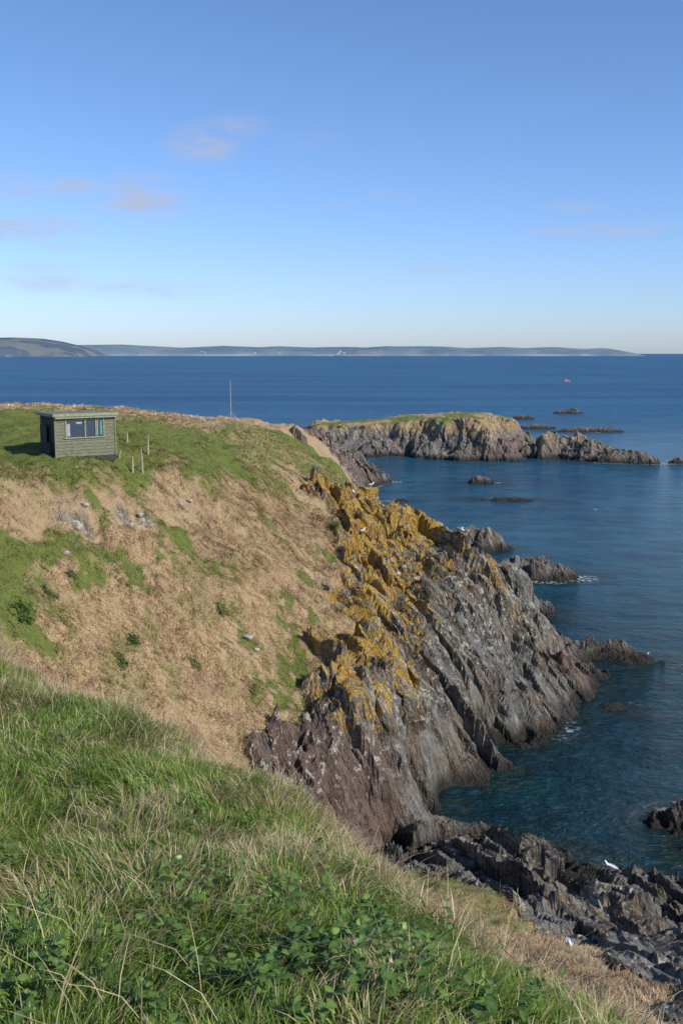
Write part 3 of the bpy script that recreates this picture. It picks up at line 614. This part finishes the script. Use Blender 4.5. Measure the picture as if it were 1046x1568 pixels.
o=tubes('mast',[[(-.3,0,1),(-.3,0,2.5),(-.3,0,4)]],[.06],MM);o.parent=boat
# ------------------------------------------------------------------ gulls
MGW=mat_plain('gull_white_feathers',(.78,.78,.76),(.7,.7,.69),20,.8);MGG=mat_plain('gull_grey_wing',(.30,.32,.35),(.38,.40,.43),20,.8)
MGY=mat_plain('gull_yellow_bill',(.6,.35,.04),(.65,.4,.06),20,.5);MGK=mat_plain('gull_black',(.02,.02,.02),(.04,.04,.04),20,.6)
def gullmesh():
    V=[];Q=[];mi=[]
    def loft(secs,m,n_=10,colf=None):
        o=len(V)
        for (cx_,cz_,ry,rz,cy_) in secs:
            for s_ in range(n_):
                th=2*math.pi*s_/n_;V.append((cx_,cy_+ry*math.cos(th),cz_+rz*math.sin(th)))
        for i in range(len(secs)-1):
            for s_ in range(n_):
                s2=(s_+1)%n_;Q.append((o+i*n_+s_,o+i*n_+s2,o+(i+1)*n_+s2,o+(i+1)*n_+s_));mi.append(m)
    loft([(-.27,.21,.03,.006,0),(-.20,.22,.045,.018,0),(-.12,.23,.062,.045,0),(-.02,.235,.078,.068,0),(.07,.25,.075,.07,0),(.125,.285,.058,.062,0),(.15,.33,.04,.046,0),(.165,.365,.038,.04,0),(.19,.378,.036,.035,0),(.215,.375,.022,.022,0),(.225,.372,.004,.004,0)],0)
    loft([(.215,.372,.012,.012,0),(.25,.368,.009,.011,0),(.272,.355,.002,.003,0)],2,6)
    for sy_ in (-1,1):
        loft([(.11,.27,.006,.02,sy_*.062),(.04,.268,.016,.05,sy_*.074),(-.06,.255,.016,.05,sy_*.068),(-.16,.24,.012,.032,sy_*.05),(-.22,.23,.009,.02,sy_*.035)],1,8)
        loft([(-.22,.23,.009,.02,sy_*.035),(-.30,.222,.006,.012,sy_*.015),(-.34,.22,.001,.002,sy_*.008)],3,8)
        loft([(.0,.18,.012,.012,sy_*.03),(.008,.18,.006,.006,sy_*.03)],2,5)
        o=len(V)
        for (cx_,cz_,r_) in ((0,.19,.008),(.012,.1,.005),(0,.0,.005)):
            for s_ in range(5):
                th=2*math.pi*s_/5;V.append((cx_+r_*math.cos(th),sy_*.03+r_*math.sin(th),cz_))
        for i in range(2):
            for s_ in range(5):
                s2=(s_+1)%5;Q.append((o+i*5+s_,o+i*5+s2,o+(i+1)*5+s2,o+(i+1)*5+s_));mi.append(2)
        o=len(V);V.extend([(-.01,sy_*.03,.004),(.05,sy_*.03-.025,.004),(.055,sy_*.03+.025,.004),(.0,sy_*.03,.01)]);Q.append((o,o+1,o+2,o+3));mi.append(2)
        loft([(.196,.385,.004,.005,sy_*.034),(.202,.385,.003,.004,sy_*.034)],3,6)
    me_o=mk('seagull',V,Q,mats=[MGW,MGG,MGY,MGK],matidx=mi,smooth=True);return me_o
g0_=gullmesh();gme=g0_.data
def ground(x_,y_):
    h,loc,_,_,_,_=bpy.context.scene.ray_cast(bpy.context.evaluated_depsgraph_get(),Vector((x_,y_,60)),Vector((0,0,-1)))
    return loc.z if h else 0
GL=[(942,1340,36,1.1),(882,1452,25.8,1.1),(984,1012,70.8,1.1),(702,842,66,1),(712,846,66,1),(722,852,65.7,1),(548,772,73,1),(560,771,74,1),(575,766,75,1),(563,810,66,1),(900,660,222,1.1),(868,662,218,1.1),(730,628,236,1.1),(640,632,232,1.1),(300,650,92,.9),(345,648,97,.9),(370,648,104,1),(400,649,116,1),(415,650,126,1),(430,650,132,1),(590,700,219,1),(805,1520,20,.7)]
bpy.context.view_layer.update()
locs=[]
for u,v,Yr,s_ in GL:
    a_,b_,_=S(u,v,Yr)
    best=max(((ground(a_+dx_,b_+dy_),a_+dx_,b_+dy_) for dx_ in (-.3,0,.3) for dy_ in (-.4,0,.4)))
    locs.append((best[1],best[2],best[0]))
for i,((u,v,Yr,s_),lc) in enumerate(zip(GL,locs)):
    o=g0_ if i==0 else link(bpy.data.objects.new('seagull',gme))
    o.location=lc;o.scale=(s_*1.1,)*3;o.rotation_euler=(0,0,rng.uniform(0,6.28) if i>2 else (2.6,4.5,.3)[i])
# ------------------------------------------------------------------ world, sun
SUN=Vector((.77,-.50,.64)).normalized()
el=math.asin(SUN.z);az=math.atan2(SUN.x,SUN.y)
wd=bpy.data.worlds.new('World');bpy.context.scene.world=wd;wd.use_nodes=True;nt=wd.node_tree;nt.nodes.clear();g=G(nt)
sky=g.n('ShaderNodeTexSky',sky_type='NISHITA');sky.sun_disc=False;sky.sun_elevation=el;sky.sun_rotation=az;sky.altitude=20;sky.air_density=1.0;sky.dust_density=.4;sky.ozone_density=3
dirn=g.n('ShaderNodeTexCoord').outputs['Generated']
sp=g.n('ShaderNodeSeparateXYZ',{0:dirn});ysafe=g.math('MAXIMUM',sp.outputs[1],.02)
su=g.math('DIVIDE',sp.outputs[0],ysafe);sv=g.math('DIVIDE',sp.outputs[2],ysafe)
uv=g.n('ShaderNodeCombineXYZ',{0:su,1:sv,2:0.0}).outputs[0]
nv=g.n('ShaderNodeMapping',{'Vector':uv,'Scale':(16,52,1)}).outputs[0]
nz=g.noise(nv,1.0,7,.68)
tot=None
for (u,v,a_,b_,st) in [(310,222,50,26,.8),(360,193,50,16,.5),(215,302,75,32,.85),(120,288,50,18,.65),(15,290,60,26,.55),(40,350,90,18,.85),(95,373,50,10,.5),(60,432,70,16,.55),(205,440,90,12,.5),(270,448,60,9,.45),(70,410,60,10,.45),(950,350,70,12,.6),(870,355,60,8,.5),(875,318,45,9,.4),(610,300,45,10,.35),(660,412,45,10,.3),(520,315,30,12,.2),(475,215,40,14,.2)]:
    k=1653-.155*v;cx_=(u-523)/k;cy_=(534.4-.988*v)/k
    ex=g.math('DIVIDE',g.math('SUBTRACT',su,cx_),a_/k);ey=g.math('DIVIDE',g.math('SUBTRACT',sv,cy_),b_/k)
    rr_=g.math('SQRT',g.math('ADD',g.math('MULTIPLY',ex,ex),g.math('MULTIPLY',ey,ey)))
    m_=g.math('MULTIPLY',g.mr(rr_,0,1.6,1,0),st)
    tot=m_ if tot is None else g.math('MAXIMUM',tot,m_)
cm=g.math('MULTIPLY',tot,g.mr(nz,.32,.62));cm=g.math('MULTIPLY',cm,g.math('GREATER_THAN',sp.outputs[1],.05))
cm=g.math('MULTIPLY',cm,.95)
tint=g.mix(g.mr(sp.outputs[2],-.02,.34),(.90,1.07,1.56),(.87,1.06,1.34))
skc=g.mix(1.0,sky.outputs[0],tint,'MULTIPLY')
skc=g.mix(cm,skc,(4.5,4.55,5.3))
g.n('ShaderNodeOutputWorld',{0:g.n('ShaderNodeBackground',{0:skc,1:.113}).outputs[0]})
sl=bpy.data.lights.new('sun','SUN');sl.energy=5.0;sl.angle=math.radians(.5);sl.color=(1,.93,.82);so=link(bpy.data.objects.new('sun',sl));so.rotation_euler=SUN.to_track_quat('Z','Y').to_euler()
# ------------------------------------------------------------------ camera
cam=bpy.data.cameras.new('camera');co=link(bpy.data.objects.new('camera',cam));co.location=(0,0,CAMZ);co.rotation_euler=(math.radians(90-8.91),0,0)
cam.sensor_fit='VERTICAL';cam.sensor_height=24;cam.lens=24*1550/1568;cam.clip_start=.05;cam.clip_end=100000
sc=bpy.context.scene;sc.camera=co;sc.view_settings.view_transform='Standard';sc.view_settings.look='None';sc.view_settings.exposure=0
